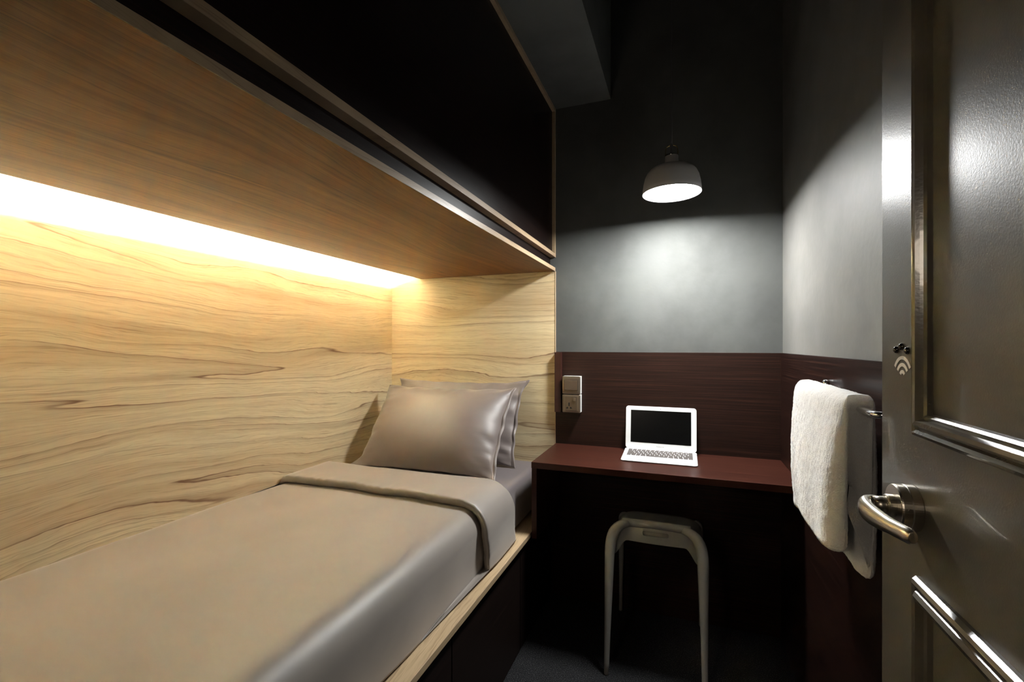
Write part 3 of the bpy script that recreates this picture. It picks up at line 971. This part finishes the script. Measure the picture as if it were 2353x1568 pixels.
def towel():
    # thick folded towel over the bar: closed cross-section in (x, z), swept along y
    def section(y, t):
        """t 0..1 from near (camera) end to far end"""
        zb_out = F - 0.415 - 0.034 * t + 0.012 * noise.noise(Vector((t * 4, 1, 0)))
        zb_in = F - 0.452 + 0.02 * t
        if t < 0.2:
            zb_out += 0.010 * (0.2 - t) / 0.2
        fold = 0.010 * math.sin(t * 5.0 + 0.8) + 0.006 * math.sin(t * 11 + 1)
        g = lambda z: (RZ - z) / 0.3
        pts = []
        # outer face bottom -> top
        n = 34
        xo = RX - 0.032
        for k in range(n):
            z = zb_out + 0.012 + (RZ - 0.012 - zb_out - 0.012) * k / (n - 1)
            bulge = 0.008 * math.sin(math.pi * min(1, max(0, g(z)))) + fold * max(0, g(z)) * 0.9
            pts.append((xo - bulge - 0.006 * g(z), z))
        # over the top
        for k in range(1, 14):
            q = math.pi - math.pi * k / 14
            pts.append((RX + 0.032 * math.cos(q), RZ - 0.004 + 0.032 * math.sin(q)))
        # inner (wall side) top -> bottom
        for k in range(n):
            z = RZ - 0.012 - (RZ - 0.012 - zb_in - 0.012) * k / (n - 1)
            pts.append((RX + 0.031 + 0.008 * math.sin(g(z) * 2.6 + t), z))
        # bottom of the wall-side leg
        for k in range(1, 8):
            q = -math.pi * k / 8
            pts.append((RX + 0.0185 + 0.0135 * math.cos(q), zb_in + 0.012 + 0.012 * math.sin(q)))
        # inside between layers up and down
        m = 22
        for k in range(m):
            z = zb_in + 0.012 + (RZ - 0.010 - zb_in - 0.012) * k / (m - 1)
            pts.append((RX + 0.0055 + 0.0015, z))
        for k in range(1, 8):
            q = math.pi * k / 8
            pts.append((RX + 0.007 * math.cos(q), RZ + 0.0005 + 0.0065 * math.sin(q)))
        for k in range(m):
            z = RZ - 0.010 - (RZ - 0.010 - zb_out - 0.012) * k / (m - 1)
            bulge = 0.008 * math.sin(math.pi * min(1, max(0, g(z)))) + fold * max(0, g(z)) * 0.9
            pts.append((RX - 0.007 - bulge * 0.8, z))
        for k in range(1, 8):
            q = -math.pi * k / 8
            xm = RX - 0.0195 - fold * 0.9 - 0.004
            pts.append((xm + 0.0125 * math.cos(q), zb_out + 0.012 + 0.012 * math.sin(q)))
        return pts
    bm = bmesh.new()
    rows = []
    n = 110
    y_near, y_far = 1.035, 1.432
    for i in range(n + 1):
        t = i / n
        y = y_near + (y_far - y_near) * t
        sec = section(y, t)
        # rounded end folds: pull the first and last rings in
        e = min(t, 1 - t) * (y_far - y_near)
        er = 0.050 if t < 0.5 else 0.022
        k = 1 - math.sqrt(max(0.0, 1 - (1 - min(1, e / er)) ** 2))
        cxm = RX
        row = []
        for (x, z) in sec:
            side = -1 if x < RX else 1
            thick_mid = RX + side * 0.0195
            xx = x + (thick_mid - x) * k * 0.85
            zz = z + k * 0.020 * sm(RZ - 0.2, RZ - 0.30, z)
            inner_shift = 0.006 if side > 0 else 0.0
            yy = y + inner_shift * (1 - t) * sm(RZ + 0.02, RZ - 0.06, z)
            # the far edge of the outer layer leans outward toward the bottom
            yy += 0.028 * t * sm(0, 1, (RZ - z) / 0.32) * (1 if side < 0 else 0.4)
            nv_ = Vector((x * 160, yy * 160, z * 160))
            d = noise.noise(nv_) * 0.0011 + noise.noise(nv_ * 0.25) * 0.0014
            row.append(bm.verts.new((xx + side * d, yy + d, zz + d)))
        rows.append(row)
    m = len(rows[0])
    for i in range(n):
        for j in range(m):
            bm.faces.new((rows[i][j], rows[i][(j + 1) % m], rows[i + 1][(j + 1) % m], rows[i + 1][j]))
    bm.faces.new(rows[0])
    bm.faces.new(rows[-1][::-1])
    bmesh.ops.triangulate(bm, faces=[f for f in bm.faces if len(f.verts) > 4])
    o = link('towel', bm, M['towel'], smooth_=True)
    md = o.modifiers.new('sub', 'SUBSURF')
    md.levels = 1
    md.render_levels = 1
    tx = bpy.data.textures.new('terry', 'CLOUDS')
    tx.noise_scale = 0.003
    dm = o.modifiers.new('terry', 'DISPLACE')
    dm.texture = tx
    dm.strength = 0.0035
    dm.mid_level = 0.5
    dm.texture_coords = 'LOCAL'
    tag(o, 'thick white terry towel folded over the chrome rail', 'towel')
towel()

# ------------------------------------------------------------------ door
DX = 0.26
DY0, DY1 = -0.10, 0.777
dr = empty('door_1', (DX + 0.02, DY0, 0))
struct(dr, 'open olive brown panelled door with lever handle')
boxes('door_leaf', [(DX, DX + 0.042, DY0, DY1, 0.006, F + 0.85)], M['door'], dr, bevel=0.0022, seg=3)

def moulding(y0, y1, z0, z1):
    prof = [(0.0, 0.0), (0.0, 0.004), (0.0025, 0.0085), (0.006, 0.0105), (0.0095, 0.0085), (0.011, 0.0062), (0.013, 0.0100), (0.0165, 0.0135), (0.0205, 0.0128),
            (0.0225, 0.0090), (0.024, 0.0060), (0.0265, 0.0072), (0.029, 0.0050), (0.030, 0.0)]
    bm = bmesh.new()
    rings = []
    for wv, h in prof:
        x = DX - h + (0.0005 if h == 0 else 0)
        rings.append([bm.verts.new((x, y, z)) for y, z in ((y0 + wv, z0 + wv), (y1 - wv, z0 + wv), (y1 - wv, z1 - wv), (y0 + wv, z1 - wv))])
    for i in range(len(rings) - 1):
        for k in range(4):
            bm.faces.new((rings[i][k], rings[i][(k + 1) % 4], rings[i + 1][(k + 1) % 4], rings[i + 1][k]))
    return link('panel_moulding', bm, M['moulding'], dr, smooth_=False)
moulding(0.01, 0.667, F - 0.107, F + 0.74)
moulding(0.01, 0.667, 0.16, F - 0.270)

# lever handle
hx_, hy_, hz_ = DX, 0.6813, F - 0.195
bm = bmesh.new()
add_lathe(bm, [(0.0268, 0.0), (0.0268, -0.0095), (0.0262, -0.0100), (0.0262, -0.0185), (0.0252, -0.0205), (0.012, -0.0207)], (hx_, hy_, hz_), 'X', 64)
hd = link('lever_handle', bm, M['steel'], dr, smooth_=False, bevel=0.0004)
hd['label'] = 'brushed steel lever handle'
bm = bmesh.new()
add_lathe(bm, [(0.0135, -0.0205), (0.0135, -0.0270), (0.0120, -0.0285)], (hx_, hy_, hz_), 'X', 40)
add_lathe(bm, [(0.0026, 0.0), (0.0026, 0.0006)], (hx_ - 0.013, hy_ - 0.0264, hz_ + 0.003), 'Y', 16)
link('collar', bm, M['steel'], hd, smooth_=False, bevel=0.0004)
bm = bmesh.new()
add_tube(bm, [(hx_ - 0.026, hy_, hz_), (hx_ - 0.032, hy_, hz_), (hx_ - 0.040, hy_, hz_ - 0.001)], [(0.0105, 0.0105), (0.0103, 0.0103), (0.0100, 0.0100)], 28)
link('neck', bm, M['steel'], hd, smooth_=True)
bm = bmesh.new()
pts = bez((hx_ - 0.034, hy_ + 0.004, hz_ - 0.001), (hx_ - 0.052, hy_ + 0.007, hz_ - 0.002), (hx_ - 0.052, hy_ - 0.010, hz_ - 0.005), (hx_ - 0.049, hy_ - 0.030, hz_ - 0.006), 14)
pts += bez((hx_ - 0.049, hy_ - 0.030, hz_ - 0.006), (hx_ - 0.047, hy_ - 0.050, hz_ - 0.006), (hx_ - 0.043, hy_ - 0.075, hz_ - 0.004), (hx_ - 0.038, hy_ - 0.098, hz_ - 0.003), 12)[1:]
nn = len(pts)
rad = []
for k in range(nn):
    t = k / (nn - 1)
    rad.append((0.0080 + 0.001 * math.sin(math.pi * t) - 0.0018 * t, 0.0105 + 0.0030 * math.sin(math.pi * min(1, t * 1.3)) - 0.0020 * t))
rad[-1] = (rad[-1][0] * 0.72, rad[-1][1] * 0.72)
add_tube(bm, pts, rad, 28)
link('lever', bm, M['steel'], hd, smooth_=True, bevel=0.001, angle=60)

# door emblem: three studs over three arcs
for y, z in ((0.7279, -0.0062), (0.7133, -0.0022), (0.6975, -0.0070)):
    bm = bmesh.new()
    add_lathe(bm, [(0.0046, 0.0), (0.0045, -0.0014), (0.0038, -0.0030), (0.0024, -0.0040), (0.0008, -0.0044)], (DX + 0.0004, y, F + z), 'X', 24)
    link('dome_stud', bm, M['stud'], dr, smooth_=True)
for ro in (0.0262, 0.0174, 0.0086):
    bm = bmesh.new()
    ri_ = ro - 0.0044
    half = 60
    poly = []
    nseg = 24
    cy_, cz_ = 0.7120, F - 0.0402
    for k in range(nseg + 1):
        q = R(90 - half + 2 * half * k / nseg)
        poly.append((cy_ + ro * math.cos(q), cz_ + ro * math.sin(q)))
    for k in range(nseg + 1):
        q = R(90 + half - 2 * half * k / nseg)
        poly.append((cy_ + ri_ * math.cos(q), cz_ + ri_ * math.sin(q)))
    m_ = len(poly)
    lo = [bm.verts.new((DX + 0.0002, a, b_)) for a, b_ in poly]
    hi = [bm.verts.new((DX - 0.0005, a, b_)) for a, b_ in poly]
    for k in range(m_):
        bm.faces.new((lo[k], lo[(k + 1) % m_], hi[(k + 1) % m_], hi[k]))
    for k in range(nseg):
        a, b_, c_, d_ = k, k + 1, m_ - 2 - k, m_ - 1 - k
        bm.faces.new((hi[a], hi[b_], hi[c_], hi[d_]))
        bm.faces.new((lo[a], lo[d_], lo[c_], lo[b_]))
    link('signal_arc', bm, M['emblem'], dr)['label'] = 'cream arc of the door emblem'

# ------------------------------------------------------------------ added unseen fill light outside the doorway
ld_ = bpy.data.lights.new('added_fill_light', 'AREA')
ld_.shape = 'DISK'
ld_.size = 0.25
ld_.energy = FILL
ld_.color = (1.0, 0.84, 0.66)
lo_ = bpy.data.objects.new('added_fill_light', ld_)
COL.objects.link(lo_)
lo_.location = (-0.58, YF - 0.60, 1.55)
lo_.rotation_euler = (R(50), 0, R(-14))
